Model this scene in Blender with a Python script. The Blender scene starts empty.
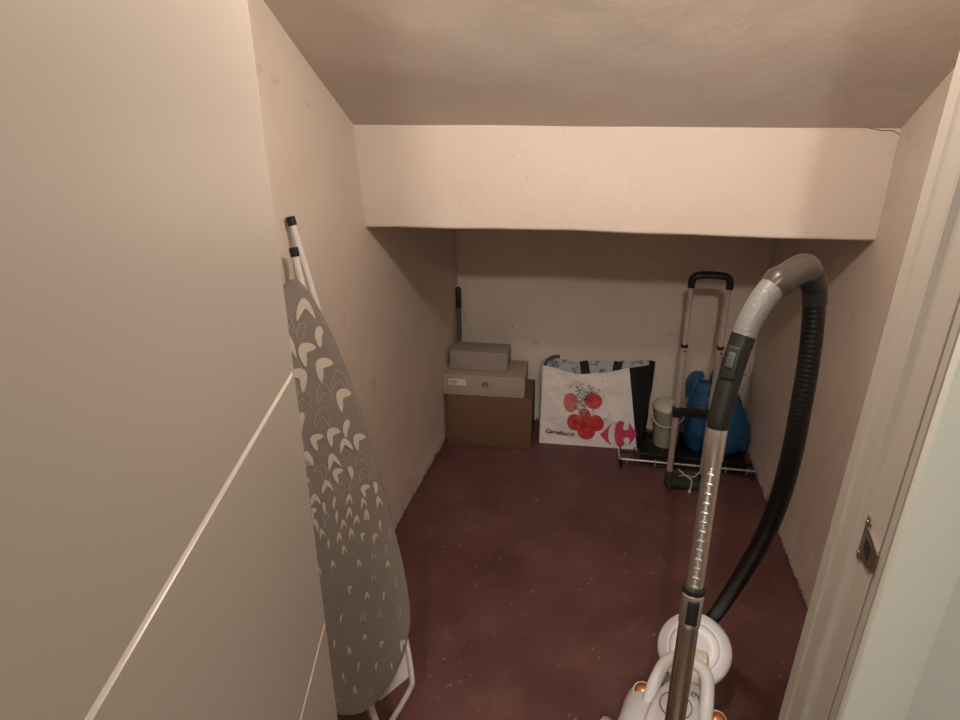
import bpy, bmesh, math, random
from mathutils import Vector, Matrix, noise
from math import sin, cos, pi, radians, sqrt
S = bpy.context.scene
COL = S.collection
V = Vector

# ------------------------------------------------------------------ helpers
def finish(bm, name, mats, root=None, parent=None, smooth=True, kind=None):
    """link bm (world coordinates) as one mesh; root = the thing's Empty, parent = the direct parent"""
    if root is not None:
        bmesh.ops.translate(bm, verts=bm.verts, vec=-root.location)
    bmesh.ops.recalc_face_normals(bm, faces=bm.faces)
    me = bpy.data.meshes.new(name); bm.to_mesh(me); bm.free()
    for m in (mats if isinstance(mats, (list, tuple)) else [mats]): me.materials.append(m)
    if smooth:
        for p in me.polygons: p.use_smooth = True
        try: me.set_sharp_from_angle(angle=radians(38))
        except Exception: pass
    o = bpy.data.objects.new(name, me); COL.objects.link(o)
    o.parent = parent or root
    if kind: o['kind'] = kind
    return o
def thing(name, label, cat, loc, group=None):
    o = bpy.data.objects.new(name, None); o.empty_display_size = .05; COL.objects.link(o)
    o.location = V(loc); o['label'] = label; o['category'] = cat
    if group: o['group'] = group
    return o
def bx(bm, c, size, rot=None, bevel=0, seg=2):
    r = bmesh.ops.create_cube(bm, size=1)
    vs = r['verts']
    bmesh.ops.scale(bm, vec=size, verts=vs)
    if bevel:
        es = list({e for v in vs for e in v.link_edges})
        rb = bmesh.ops.bevel(bm, geom=es, offset=bevel, segments=seg, profile=.5, affect='EDGES')
        vs = list({v for v in rb['verts']} | {v for v in vs if v.is_valid})
    m = Matrix.Translation(V(c)) @ (rot.to_4x4() if rot else Matrix.Identity(4))
    bmesh.ops.transform(bm, matrix=m, verts=vs)
    return vs
def catmull(pts, n=8):
    P = [V(p) for p in pts]; P = [2*P[0]-P[1]] + P + [2*P[-1]-P[-2]]
    out = []
    for i in range(1, len(P)-2):
        a, b, c, d = P[i-1:i+3]
        for k in range(n):
            t = k/n
            out.append(.5*((2*b)+(c-a)*t+(2*a-5*b+4*c-d)*t*t+(3*b-a-3*c+d)*t**3))
    out.append(P[-2]); return out
def tube(bm, pts, r, n=16, cap=True, prof=None, mat=0):
    """sweep a circle (or prof: list of 2-D points) along pts; r number or per-point list"""
    pts = [V(p) for p in pts]; N = len(pts)
    R = r if isinstance(r, (list, tuple)) else [r]*N
    T = []
    for i in range(N):
        t = pts[min(i+1, N-1)]-pts[max(i-1, 0)]; T.append(t.normalized())
    up = V((0, 0, 1)) if abs(T[0].z) < .9 else V((1, 0, 0))
    a = (up-T[0]*up.dot(T[0])).normalized()
    circ = prof or [(cos(2*pi*k/n), sin(2*pi*k/n)) for k in range(n)]
    rings = []
    for i in range(N):
        a = (a-T[i]*a.dot(T[i])).normalized(); b = T[i].cross(a)
        rings.append([bm.verts.new(pts[i]+(a*x+b*y)*R[i]) for x, y in circ])
    m = len(circ)
    for i in range(N-1):
        for k in range(m):
            f = bm.faces.new((rings[i][k], rings[i][(k+1) % m], rings[i+1][(k+1) % m], rings[i+1][k])); f.material_index = mat
    if cap:
        for q in (rings[0][::-1], rings[-1]):
            f = bm.faces.new(q); f.material_index = mat
    return rings
def loft(bm, rings, closed_ends=True, mat=0, wrap=True):
    Rv = [[bm.verts.new(p) for p in r] for r in rings]
    m = len(Rv[0])
    for i in range(len(Rv)-1):
        for k in range(m if wrap else m-1):
            f = bm.faces.new((Rv[i][k], Rv[i][(k+1) % m], Rv[i+1][(k+1) % m], Rv[i+1][k])); f.material_index = mat
    if closed_ends:
        for q in (Rv[0][::-1], Rv[-1]):
            f = bm.faces.new(q); f.material_index = mat
    return Rv
def lathe(bm, prof, c, n=40, M=None, mat=0):
    """prof: (r, z) list; M: 3x3 orientation"""
    M = M or Matrix.Identity(3)
    rings = [[V(c)+M @ V((max(r, 1e-4)*cos(2*pi*k/n), max(r, 1e-4)*sin(2*pi*k/n), z)) for k in range(n)] for r, z in prof]
    return loft(bm, rings, mat=mat)
def poly(bm, pts, th=None, mat=0):
    f = bm.faces.new([bm.verts.new(V(p)) for p in pts]); f.material_index = mat
    if th is not None:
        r = bmesh.ops.extrude_face_region(bm, geom=[f])
        vs = [g for g in r['geom'] if isinstance(g, bmesh.types.BMVert)]
        bmesh.ops.translate(bm, verts=vs, vec=V(th))
def sheet(bm, fn, nu, nv, th=None, mat=0):
    """grid surface fn(u,v)->Vector, optional constant back offset th(u,v)->Vector (closed slab)"""
    g = [[bm.verts.new(fn(i/nu, j/nv)) for j in range(nv+1)] for i in range(nu+1)]
    for i in range(nu):
        for j in range(nv):
            f = bm.faces.new((g[i][j], g[i+1][j], g[i+1][j+1], g[i][j+1])); f.material_index = mat
    if th is not None:
        h = [[bm.verts.new(g[i][j].co+V(th)) for j in range(nv+1)] for i in range(nu+1)]
        for i in range(nu):
            for j in range(nv):
                f = bm.faces.new((h[i][j], h[i][j+1], h[i+1][j+1], h[i+1][j])); f.material_index = mat
        for i in range(nu):
            bm.faces.new((g[i][0], h[i][0], h[i+1][0], g[i+1][0])).material_index = mat
            bm.faces.new((g[i][nv], g[i+1][nv], h[i+1][nv], h[i][nv])).material_index = mat
        for j in range(nv):
            bm.faces.new((g[0][j], g[0][j+1], h[0][j+1], h[0][j])).material_index = mat
            bm.faces.new((g[nu][j], h[nu][j], h[nu][j+1], g[nu][j+1])).material_index = mat
    return g
def text(body, size, org, right, up, mat, root, parent, name='lettering', shear=0, offset=0, extrude=.0004, spacing=1.0, align='LEFT'):
    c = bpy.data.curves.new(name, 'FONT'); c.body = body; c.size = size; c.shear = shear; c.offset = offset
    c.extrude = extrude; c.space_character = spacing; c.align_x = align
    o = bpy.data.objects.new(name, c); COL.objects.link(o); c.materials.append(mat)
    r = V(right).normalized(); u = V(up).normalized(); n = r.cross(u).normalized(); u = n.cross(r)
    M = Matrix((r, u, n)).transposed().to_4x4(); M.translation = V(org)-root.location
    bpy.context.view_layer.update()
    me = bpy.data.meshes.new_from_object(o); bpy.data.objects.remove(o)
    o = bpy.data.objects.new(name, me); COL.objects.link(o)
    o.matrix_local = M; o.parent = parent or root
    return o
def rotM(x, y):
    x = V(x).normalized(); z = x.cross(V(y)).normalized(); y = z.cross(x)
    return Matrix((x, y, z)).transposed()

# ------------------------------------------------------------------ materials
def mat(name, col, rough=.6, metal=0, coat=0, sub=0, alpha=1):
    m = bpy.data.materials.new(name); m.use_nodes = True
    b = m.node_tree.nodes['Principled BSDF']
    b.inputs['Base Color'].default_value = (*col, 1); b.inputs['Roughness'].default_value = rough
    b.inputs['Metallic'].default_value = metal; b.inputs['Coat Weight'].default_value = coat
    b.inputs['Coat Roughness'].default_value = .15
    return m
class NT:
    def __init__(s, m): s.t = m.node_tree; s.b = s.t.nodes['Principled BSDF']
    def n(s, k, **kw):
        x = s.t.nodes.new(k)
        for a, v in kw.items():
            if a in x.inputs.keys(): x.inputs[a].default_value = v
            else: setattr(x, a, v)
        return x
    def l(s, a, b): s.t.links.new(a, b)
    def co(s):
        if not hasattr(s, '_c'): s._c = s.n('ShaderNodeNewGeometry').outputs['Position']
        return s._c
    def oc(s):
        if not hasattr(s, '_o'): s._o = s.n('ShaderNodeTexCoord').outputs['Object']
        return s._o
    def noise(s, scale, detail=4, rough=.55, vec=None, sc=None):
        x = s.n('ShaderNodeTexNoise'); x.inputs['Scale'].default_value = scale
        x.inputs['Detail'].default_value = detail; x.inputs['Roughness'].default_value = rough
        v = vec or s.co()
        if sc:
            mp = s.n('ShaderNodeMapping'); mp.inputs['Scale'].default_value = sc; s.l(v, mp.inputs['Vector']); v = mp.outputs[0]
        s.l(v, x.inputs['Vector']); return x.outputs['Fac']
    def ramp(s, f, a, b, va=0., vb=1.):
        x = s.n('ShaderNodeMapRange'); x.inputs['From Min'].default_value = a; x.inputs['From Max'].default_value = b
        x.inputs['To Min'].default_value = va; x.inputs['To Max'].default_value = vb; s.l(f, x.inputs['Value']); return x.outputs[0]
    def mix(s, f, a, b):
        x = s.n('ShaderNodeMix', data_type='RGBA')
        if isinstance(f, (int, float)): x.inputs[0].default_value = f
        else: s.l(f, x.inputs[0])
        for i, q in ((6, a), (7, b)):
            if isinstance(q, tuple): x.inputs[i].default_value = (*q, 1)
            else: s.l(q, x.inputs[i])
        return x.outputs[2]
    def math(s, op, a, b=None):
        x = s.n('ShaderNodeMath', operation=op)
        for i, q in enumerate((a, b)):
            if q is None: continue
            if isinstance(q, (int, float)): x.inputs[i].default_value = q
            else: s.l(q, x.inputs[i])
        return x.outputs[0]
    def bump(s, f, st=.3, d=.01):
        x = s.n('ShaderNodeBump'); x.inputs['Strength'].default_value = st; x.inputs['Distance'].default_value = d
        s.l(f, x.inputs['Height'])
        if hasattr(s, '_lastb'): s.l(s._lastb, x.inputs['Normal'])
        s._lastb = x.outputs[0]; s.l(x.outputs[0], s.b.inputs['Normal'])
    def sep(s, v=None):
        x = s.n('ShaderNodeSeparateXYZ'); s.l(v or s.co(), x.inputs[0]); return x.outputs

def plaster(name, col, dirt, base_edge=True, st=.16, stain=.5):
    m = mat(name, col, .75); t = NT(m)
    big = t.noise(2.2, 4); fine = t.noise(26, 5)
    c = t.mix(t.ramp(big, .4, .72, 0, .55), col, dirt)
    pink = t.noise(3.7, 2); c = t.mix(t.ramp(pink, .5, .75, 0, .35), c, (col[0]*.98, col[1]*.88, col[2]*.86))
    sp = t.noise(11, 6, .7); c = t.mix(t.ramp(sp, .615, .70, 0, stain*.55), c, (dirt[0]*.55, dirt[1]*.45, dirt[2]*.38))
    dots = t.noise(45, 2, .5); c = t.mix(t.ramp(dots, .745, .765, 0, stain*.7), c, (.12, .07, .05))
    if base_edge:
        z = t.sep()[2]
        e = t.math('ADD', z, t.math('MULTIPLY', t.noise(17, 6, .7), .16))
        c = t.mix(t.ramp(e, .14, .24, .85, 0), c, (.66, .53, .47))
        e4 = t.math('ADD', z, t.math('MULTIPLY', t.noise(6, 6, .75), .9)); c = t.mix(t.ramp(e4, .50, .66, .8, 0), c, (.84, .76, .70))  # pale flaked plaster low down, its colour lightened further to replace missing lamp light
        e3 = t.math('ADD', z, t.math('MULTIPLY', t.noise(30, 6, .75), .22)); c = t.mix(t.ramp(e3, .115, .128, .75, 0), c, (.20, .08, .075))
        e2 = t.math('ADD', z, t.math('MULTIPLY', t.noise(60, 4, .6), .03))
        c = t.mix(t.ramp(e2, .018, .026, .9, 0), c, (.17, .06, .06))
    t.l(c, t.b.inputs['Base Color'])
    t.bump(t.noise(5, 5, .6), st, .03); t.bump(fine, st*.5, .006)
    return m
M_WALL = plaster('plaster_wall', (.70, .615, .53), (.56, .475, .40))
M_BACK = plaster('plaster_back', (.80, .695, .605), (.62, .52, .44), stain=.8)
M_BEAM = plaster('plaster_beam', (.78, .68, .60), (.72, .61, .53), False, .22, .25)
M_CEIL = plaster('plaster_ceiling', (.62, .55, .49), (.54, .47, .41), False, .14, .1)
M_FRONTW = plaster('front_wall_paint', (.50, .50, .47), (.47, .47, .44), False, .1, 0)
M_HALL = plaster('hall_wall_paint', (.30, .29, .26), (.28, .27, .24), False, .1, 0)
def floor_mat():
    m = mat('red_painted_concrete', (.1, .03, .03), .5); t = NT(m)
    a = t.noise(3, 6, .6); c = t.mix(t.ramp(a, .35, .7), (.122, .049, .049), (.178, .082, .076))
    o = t.noise(6, 5, .65); c = t.mix(t.ramp(o, .55, .75, 0, .5), c, (.22, .125, .075))
    d = t.noise(4.2, 3); c = t.mix(t.ramp(d, .5, .7, 0, .6), c, (.090, .034, .040))
    w = t.noise(38, 5, .75); w2 = t.noise(5.0, 2)
    k = t.math('MULTIPLY', t.ramp(w, .60, .70), t.ramp(w2, .42, .60))
    c = t.mix(t.math('MULTIPLY', k, .7), c, (.50, .35, .32))
    vd = t.n('ShaderNodeTexVoronoi'); vd.inputs['Scale'].default_value = 22; t.l(t.co(), vd.inputs['Vector'])
    vs = t.math('MULTIPLY', t.ramp(vd.outputs['Distance'], .05, .09, 1, 0), t.ramp(t.noise(7, 2), .52, .58)); c = t.mix(t.math('MULTIPLY', vs, .6), c, (.60, .45, .42))
    t.l(c, t.b.inputs['Base Color'])
    t.l(t.ramp(a, .3, .7, .42, .62), t.b.inputs['Roughness'])
    t.bump(t.noise(30, 5, .6), .25, .004); return m
M_FLOOR = floor_mat()
M_HFLOOR = mat('hall_tiles', (.42, .36, .30), .4)
M_DOOR = mat('door_satin_paint', (.40, .365, .32), .36)
t = NT(M_DOOR); t.bump(t.noise(220, 2), .04, .001)
M_GROOVE = mat('door_groove_paint', (.86, .80, .72), .4)
M_TRIM = mat('frame_paint', (.36, .33, .29), .45)
M_CASING = mat('casing_paint', (.58, .59, .54), .5)
M_BRASS = mat('aged_steel', (.24, .19, .15), .38, .9)
M_CHROME = mat('chrome', (.88, .86, .84), .30, 1)
M_ALU = mat('satin_aluminium', (.60, .55, .52), .36, .55)
M_DKTUBE = mat('brown_steel_tube', (.56, .49, .43), .24, 1)
M_BLACKP = mat('black_plastic', (.018, .017, .016), .38)
M_BLACKR = mat('black_hose', (.004, .004, .0035), .42)
M_GREYP = mat('dark_grey_plastic', (.012, .0128, .011), .5)
M_LTGREY = mat('perforated_grey', (.17, .17, .165), .42)
t = NT(M_LTGREY); vo = t.n('ShaderNodeTexVoronoi'); vo.inputs['Scale'].default_value = 170; t.l(t.oc(), vo.inputs['Vector']); t.bump(vo.outputs['Distance'], .35, .002)
M_TAUPE = mat('taupe_plastic', (.065, .053, .046), .3, .15)
for m_ in (M_BLACKR, M_GREYP, M_TAUPE, M_BLACKP): m_.node_tree.nodes['Principled BSDF'].inputs['Specular IOR Level'].default_value = .28
M_WHITEP = mat('white_plastic', (.69, .70, .73), .42, coat=.08)
M_SHADEP = mat('pale_grey_plastic', (.50, .52, .54), .3)
M_IVORY = mat('ivory_plastic', (.66, .63, .52), .35)
M_COPPER = mat('copper_plastic', (.75, .30, .12), .28, .8)
M_INK = mat('ink', (.05, .05, .05), .6)
M_WTUBE = mat('white_enamel', (.68, .655, .63), .35)
def kraft(name, a, b):
    m = mat(name, a, .75); t = NT(m); t.l(t.mix(t.noise(9, 4, vec=t.oc()), a, b), t.b.inputs['Base Color']); t.bump(t.noise(60, 2, vec=t.oc(), sc=(1, 1, .1)), .1, .002); return m
M_BROWN = kraft('brown_cardboard', (.15, .078, .048), (.18, .098, .06))
M_GBOX = kraft('pale_cardboard', (.40, .33, .275), (.44, .365, .30))
M_GBOX2 = kraft('taupe_cardboard', (.33, .275, .24), (.37, .31, .265))
M_LABEL = mat('paper_label', (.75, .70, .65), .6)
M_STICK = mat('grey_pole', (.13, .125, .13), .45)
M_STICKB = mat('brown_grip', (.035, .022, .02), .45)
M_CREAM = mat('cream_plastic', (.66, .61, .46), .45)
M_BUCKET = mat('grey_bucket', (.36, .335, .275), .5)
def cloth(name, col, sc=14, st=.6, d=.02, rough=.45, coat=0):
    m = mat(name, col, rough, coat=coat); t = NT(m)
    t.bump(t.noise(sc, 5, .6, vec=t.oc()), st, d); t.bump(t.noise(sc*4, 3, .6, vec=t.oc()), st*.5, d*.2); return m
M_BAGW = cloth('woven_white', (.92, .88, .85), 13, .7, .02, .42)
M_BAGB = cloth('woven_black', (.010, .010, .010), 12, .4, .02, .6)
def marbled():
    m = mat('printed_back_panel', (.6, .6, .6), .4); t = NT(m)
    f = t.noise(30, 5, .7, vec=t.oc()); c = t.mix(t.ramp(f, .52, .60), (.60, .60, .60), (.16, .20, .24)); t.l(c, t.b.inputs['Base Color']); return m
M_BAGP = marbled()
M_BLUE = cloth('blue_polythene', (.018, .105, .25), 9, .7, .03, .36)
M_WBAG = cloth('white_polythene', (.86, .80, .72), 22, 1, .03, .4)
M_TOM = mat('tomato_print', (.60, .035, .035), .4)
t = NT(M_TOM); t.l(t.mix(t.ramp(t.noise(35, 4, vec=t.oc()), .4, .7), (.60, .035, .04), (.68, .16, .14)), t.b.inputs['Base Color'])
M_TOML = mat('pale_tomato_print', (.66, .18, .17), .4)
M_PINK = mat('pink_print', (.66, .07, .16), .42)
M_GREEN = mat('dark_green_plastic', (.035, .05, .03), .5)
M_RACK = mat('black_wire', (.02, .02, .02), .4, .3)
M_CORD = mat('white_cord', (.55, .53, .48), .7)
def grey_cover():
    m = mat('grey_cotton_cover', (.20, .185, .17), .8); t = NT(m)
    c = t.mix(t.ramp(t.noise(12, 3, vec=t.oc()), .4, .7), (.215, .188, .166), (.190, .165, .148))
    t.l(c, t.b.inputs['Base Color'])
    t.bump(t.noise(900, 1, vec=t.oc()), .15, .0006); t.bump(t.noise(5, 3, vec=t.oc()), .35, .012); return m
M_COVER = grey_cover()
M_LEAF = mat('cream_print', (.52, .465, .40), .8)
M_LINE = mat('thin_print', (.40, .375, .345), .8)

# ------------------------------------------------------------------ the closet
A = radians(11.4)                        # the closet is turned a little to the camera
ex = V((cos(A), -sin(A), 0)); ey = V((sin(A), cos(A), 0))
def xl(y): return -.33-.2327*(2.056-y)   # left wall
def xr(y): return 1.047+.1828*(y-1.618)  # right wall
YF_L, YF_R = .742, .442
def rough(p, n, a=.004):
    return p+n*(noise.noise(p*3.1)*a+noise.noise(p*9.)*a*.3)
# left wall
nl = V((1, -.2327, 0)).normalized()
bm = bmesh.new()
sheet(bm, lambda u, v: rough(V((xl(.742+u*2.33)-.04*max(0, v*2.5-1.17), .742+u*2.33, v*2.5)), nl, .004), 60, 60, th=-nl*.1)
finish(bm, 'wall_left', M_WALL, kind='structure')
nr = V((-1, .1828, 0)).normalized()
bm = bmesh.new()
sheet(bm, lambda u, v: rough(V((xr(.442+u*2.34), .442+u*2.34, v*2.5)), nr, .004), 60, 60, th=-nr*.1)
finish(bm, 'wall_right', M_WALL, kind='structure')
nb = V((-.197, -.98, 0)).normalized()
PB0, PB1 = V((-.107, 3.016, 0)), V((1.258, 2.747, 0))
bm = bmesh.new()
e = (PB1-PB0).normalized()*.08
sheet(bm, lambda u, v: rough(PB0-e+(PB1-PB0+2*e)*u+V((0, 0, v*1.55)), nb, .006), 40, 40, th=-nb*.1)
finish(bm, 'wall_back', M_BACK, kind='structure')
# floor
bm = bmesh.new()
poly(bm, [(-.75, .742, 0), (.833, .42, 0), (1.35, 2.62, 0), (1.35, 2.8, 0), (-.1, 3.12, 0), (-.2, 3.1, 0)], (0, 0, -.1))
finish(bm, 'floor', M_FLOOR, kind='structure', smooth=False)
# beam: a bevelled box across the closet
bl, br = V((-.348, 1.981, 0)), V((1.070, 1.742, 0))
dirb = (br-bl).normalized(); back = V((-dirb.y, dirb.x, 0))
prof = []
for k in range(7):
    a = pi/2*k/6; r = .010
    prof.append((r-r*sin(a), 1.170+r-r*cos(a)))    # rounded lower front edge
prof = [(.16, 1.170)]+prof+[(0, 1.28), (0, 1.40), (0, 1.53), (.16, 1.53)]
rings = []
NB = 40
for i in range(NB+1):
    u = -.02+1.04*i/NB; b = bl+(br-bl)*u; dz = .004*sin(u*5)+.003*noise.noise(V((u*8, 0, 0)))+.004*u
    rings.append([b+back*(y+.003*noise.noise(V((u*6, z*5, 2))))+V((0, 0, z+(dz if z < 1.3 else 0))) for y, z in prof])
bm = bmesh.new(); loft(bm, rings)
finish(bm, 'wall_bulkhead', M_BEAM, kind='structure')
# sloping ceiling in front, low flat one behind the bulkhead
sl = .66
f0 = lambda u: bl+(br-bl)*u
bm = bmesh.new()
def ceil(u, v):
    b = f0(-.25+1.5*u); s = v*1.02
    z = 1.468+sl*s-.012*u
    p = b-back*s+V((0, 0, z))
    return rough(p, V((0, -.55, -.83)), .010*min(1, .1+s*4))
sheet(bm, ceil, 60, 50, th=V((0, 0, .1)))
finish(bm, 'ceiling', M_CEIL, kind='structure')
bm = bmesh.new()
poly(bm, [f0(-.1)+back*.1+V((0, 0, 1.5)), f0(1.1)+back*.1+V((0, 0, 1.5)), f0(1.1)+back*1.3+V((0, 0, 1.5)), f0(-.1)+back*1.3+V((0, 0, 1.5))], (0, 0, .08))
finish(bm, 'ceiling_rear', M_CEIL, kind='structure', smooth=False)
# hairline crack where bulkhead, ceiling and right wall meet
ck = [(.925, 1.462), (.94, 1.460), (.955, 1.4585), (.97, 1.455), (.985, 1.452), (.995, 1.447), (1.0, 1.442)]
random.seed(2)
bm = bmesh.new()
tube(bm, [bl+(br-bl)*u-back*.0006+V((0, 0, z+random.uniform(-.002, .002))) for u, z in ck], .0009, 6)
finish(bm, 'trim_crack', mat('crack', (.10, .06, .045), .9), kind='structure')

# ------------------------------------------------------------------ doorway, hall and door
JB = V((.400, .530, 0)); eJ = V((.2, .98, 0)).normalized(); eR = V((.98, -.2, 0)).normalized()
HT = 2.12
LEAN = .023                              # the old frame stands slightly out of plumb
def slab(name, p, a, b, z0, z1, m, kind='structure', bev=.002, lean=False):
    """box on plan: corner p, edge vectors a and b"""
    bm = bmesh.new(); c = p+(a+b)/2; r = rotM(a, b)
    bx(bm, c+V((0, 0, (z0+z1)/2)), (a.length, b.length, z1-z0), r, bev)
    if lean:
        for v in bm.verts: v.co += eR*(LEAN*(v.co.z-.6)-.004)
    return finish(bm, name, m, kind=kind)
# right jamb, its section stepped like the photo: stop, rebate, reveal
sec = [(.002, 0), (0, .002), (0, .012), (.0025, .0135), (.0025, .016), (0, .0175), (0, .052), (-.0015, .056), (-.007, .060), (-.008, .064), (-.008, .088), (-.0085, .092), (-.0105, .096), (-.0105, .116), (-.009, .118), (.06, .118), (.06, 0)]
bm = bmesh.new()
loft(bm, [[JB+eR*(x-.004+LEAN*(z-.6))+eJ*y+V((0, 0, z)) for x, y in sec] for z in (0, HT)])
jamb = finish(bm, 'trim_jamb_right', M_TRIM, kind='structure', smooth=False)
# casing on the hall side
slab('trim_casing_right', JB+eR*.0-eJ*.014, eR*.062, eJ*.014, 0, HT+.06, M_CASING, bev=.003, lean=True)
slab('wall_front_right', JB+eR*.045+eJ*.002, eR*.40, eJ*.112, 0, 2.5, M_FRONTW, lean=True)
LJ = V((-.262, .665, 0))
slab('trim_jamb_left', LJ-eR*.03, eR*.03, eJ*.11, 0, HT, M_TRIM)
slab('wall_front_left', LJ-eR*.45+eJ*.002, eR*.42, eJ*.105, 0, 2.5, M_HALL)
slab('wall_header', LJ-eR*.03+eJ*.002, eR*.80, eJ*.10, HT+.001, 2.5, M_HALL)
# hall shell around the camera
slab('wall_hall_left', V((-1.25, -1.9, 0)), V((.1, 0, 0)), V((0, 2.85, 0)), 0, 2.55, M_HALL)
slab('wall_hall_right', V((1.15, -1.9, 0)), V((.1, 0, 0)), V((0, 2.45, 0)), 0, 2.55, M_HALL)
slab('wall_hall_rear', V((-1.25, -2.0, 0)), V((2.5, 0, 0)), V((0, .1, 0)), 0, 2.55, M_HALL)
slab('floor_hall', V((-1.25, -2.0, 0)), V((2.5, 0, 0)), V((0, 2.40, 0)), -.1, -.001, M_HFLOOR)
slab('ceiling_hall', V((-1.25, -2.0, 0)), V((2.5, 0, 0)), V((0, 3.1, 0)), 2.50, 2.6, M_HALL)
# strike plate with lip, let into the jamb
sp = V((0, 0, 0)); zc = 1.098
bm = bmesh.new()
P = lambda y, z, x=0.: JB+eR*(x-.004+LEAN*(z-.6))+eJ*y+V((0, 0, z))
out = []
for k in range(9): a = pi*k/8; out.append((.053+.008*cos(a), zc+.020+.008*sin(a)))
for k in range(9): a = pi+pi*k/8; out.append((.053+.008*cos(a), zc-.020+.008*sin(a)))
poly(bm, [P(y, z, -.0015) for y, z in out], eR*.004)
lip = [(.047, zc+.018), (.026, zc+.013), (.012, zc+.008), (.012, zc-.015), (.022, zc-.018), (.032, zc-.021), (.046, zc-.018)]
poly(bm, [P(y, z, -.0025) for y, z in lip], eR*.003)
plate = finish(bm, 'strike_plate', M_BRASS, parent=jamb, smooth=False); plate['label'] = 'dull metal strike plate'
bm = bmesh.new()
for z in (zc+.020, zc-.020): lathe(bm, [(.003, 0), (.0026, .0009), (0, .0010)], P(.053, z, -.0017), 12, rotM((0, 0, 1), (eJ.x, eJ.y, 0)))
finish(bm, 'screw', M_BRASS, parent=plate)
bm = bmesh.new(); poly(bm, [P(y, z, -.0030) for y, z in [(.042, zc+.010), (.028, zc+.006), (.028, zc-.012), (.042, zc-.008)]], eR*.002)
finish(bm, 'latch_hole', M_BLACKP, parent=plate, smooth=False)
# the door leaf, open towards the hall; its face turns with the camera's view
D0 = V((-.222, .712, 0)); dd = V((.0285, -.9996, 0)).normalized(); dn = V((.9996, .0285, 0))
gz = [.086, .472, .858, 1.244]
bm = bmesh.new()
W = .62; TH = .035
zs = [.008]
prof = [(-TH, .008), (0, .008)]
for g in gz: prof += [(0, g-.0035), (-.0035, g-.0012), (-.0035, g+.0012), (0, g+.0035)]
prof += [(0, 2.07), (-TH, 2.07)]
e = .003
rings = [[D0+dd*s+dn*(x if x < -.01 else x-dx)+V((0, 0, z)) for x, z in prof] for s, dx in ((0, e), (.0012, .0008), (e, 0), (W-e, 0), (W, e))]
loft(bm, rings)
door = finish(bm, 'door_1', M_DOOR, kind='structure')
for g in gz:
    bm = bmesh.new(); poly(bm, [D0+dd*.003+dn*-.0033+V((0, 0, g-.0033)), D0+dd*(W-.003)+dn*-.0033+V((0, 0, g-.0033)), D0+dd*(W-.003)+dn*-.0033+V((0, 0, g+.0033)), D0+dd*.003+dn*-.0033+V((0, 0, g+.0033))], dn*.0022)
    finish(bm, 'groove', M_GROOVE, parent=door, smooth=False)

# ------------------------------------------------------------------ ironing board
BT, TP = V((-.292, 1.102, .204)), V((-.421, 1.419, 1.163))
root = thing('ironing_board', 'folded ironing board in a grey leaf-print cover standing against the left wall behind the door', 'ironing board', (BT.x, 1.16, 0))
up = (TP-BT).normalized(); L = (TP-BT).length
az = radians(27)
acr = V((cos(az), sin(az), 0)); acr = (acr-up*acr.dot(up)).normalized(); nrm = acr.cross(up); nrm = -nrm if nrm.y > 0 else nrm
hw = [(0, .012), (.006, .040), (.02, .062), (.045, .088), (.08, .116), (.12, .140), (.16, .154), (.20, .160), (.26, .160), (.32, .157), (.40, .149), (.50, .137), (.60, .124), (.70, .110), (.78, .094), (.86, .074), (.92, .055), (.96, .038), (.985, .024), (1, .010)]
def wid(t):
    for (a, wa), (b, wb) in zip(hw, hw[1:]):
        if t <= b: return wa+(wb-wa)*(t-a)/(b-a)
    return hw[-1][1]
def bp(t, s, d=0): return BT+up*(t*L)+acr*s+nrm*d
ts = [0, .003, .008, .016, .03]+[.05+.95*i/60 for i in range(61)]
bm = bmesh.new(); rings = []
cross = []
for k in range(9): s = -1+2*k/8*1.0; cross.append((s*.965, 1))
edge = lambda x: x
for t in ts:
    w = wid(t); r = []
    th = .012; ed = min(.010, w*.5)
    fr = [(-w+ed*(1-cos(a)), th*sin(a)) for a in (0, pi/8, pi/4, 3*pi/8, pi/2)]
    mid = [(-w+ed+(2*w-2*ed)*k/6, th) for k in range(1, 6)]
    fr2 = [(-x, z) for x, z in fr[::-1]]
    bk = [(w*.96, -.010), (0, -.010), (-w*.96, -.010)]
    for x, z in fr+mid+fr2+bk: r.append(bp(t, x, z+.0015*noise.noise(V((t*7, x*9, 0))) if z > .011 else z))
    rings.append(r)
loft(bm, rings)
board = finish(bm, 'board_cover', M_COVER, root)
# printed leaves
def leafshape(kind, w, h):
    """chevron or hooked leaf, tips hanging down"""
    if kind == 0:
        ctrl = [(-.46, -.50), (-.44, -.15), (-.30, .22), (-.12, .45), (.02, .50), (.20, .40), (.36, .10), (.46, -.25), (.48, -.48), (.34, -.30), (.16, -.08), (.03, .03), (-.12, -.12), (-.30, -.34)]
    elif kind == 1:
        ctrl = [(-.12, -.60), (-.30, -.25), (-.36, .12), (-.28, .38), (-.05, .50), (.25, .48), (.48, .34), (.56, .20), (.34, .10), (.10, .06), (.02, -.04), (.02, -.25), (-.04, -.48)]
    else:
        ctrl = [(-.06, -.60), (-.24, -.2), (-.22, .2), (-.05, .46), (.16, .42), (.20, .15), (.08, -.1), (.04, -.4)]
    P_ = [V((x*w, y*h, 0)) for x, y in ctrl]; n = len(P_); out = []
    for i in range(n):
        a, b, c, d = P_[i-1], P_[i], P_[(i+1) % n], P_[(i+2) % n]
        for t_ in (0, .5):
            q = .5*((2*b)+(c-a)*t_+(2*a-5*b+4*c-d)*t_*t_+(3*b-a-3*c+d)*t_**3); out.append((q.x, q.y))
    return out
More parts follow.
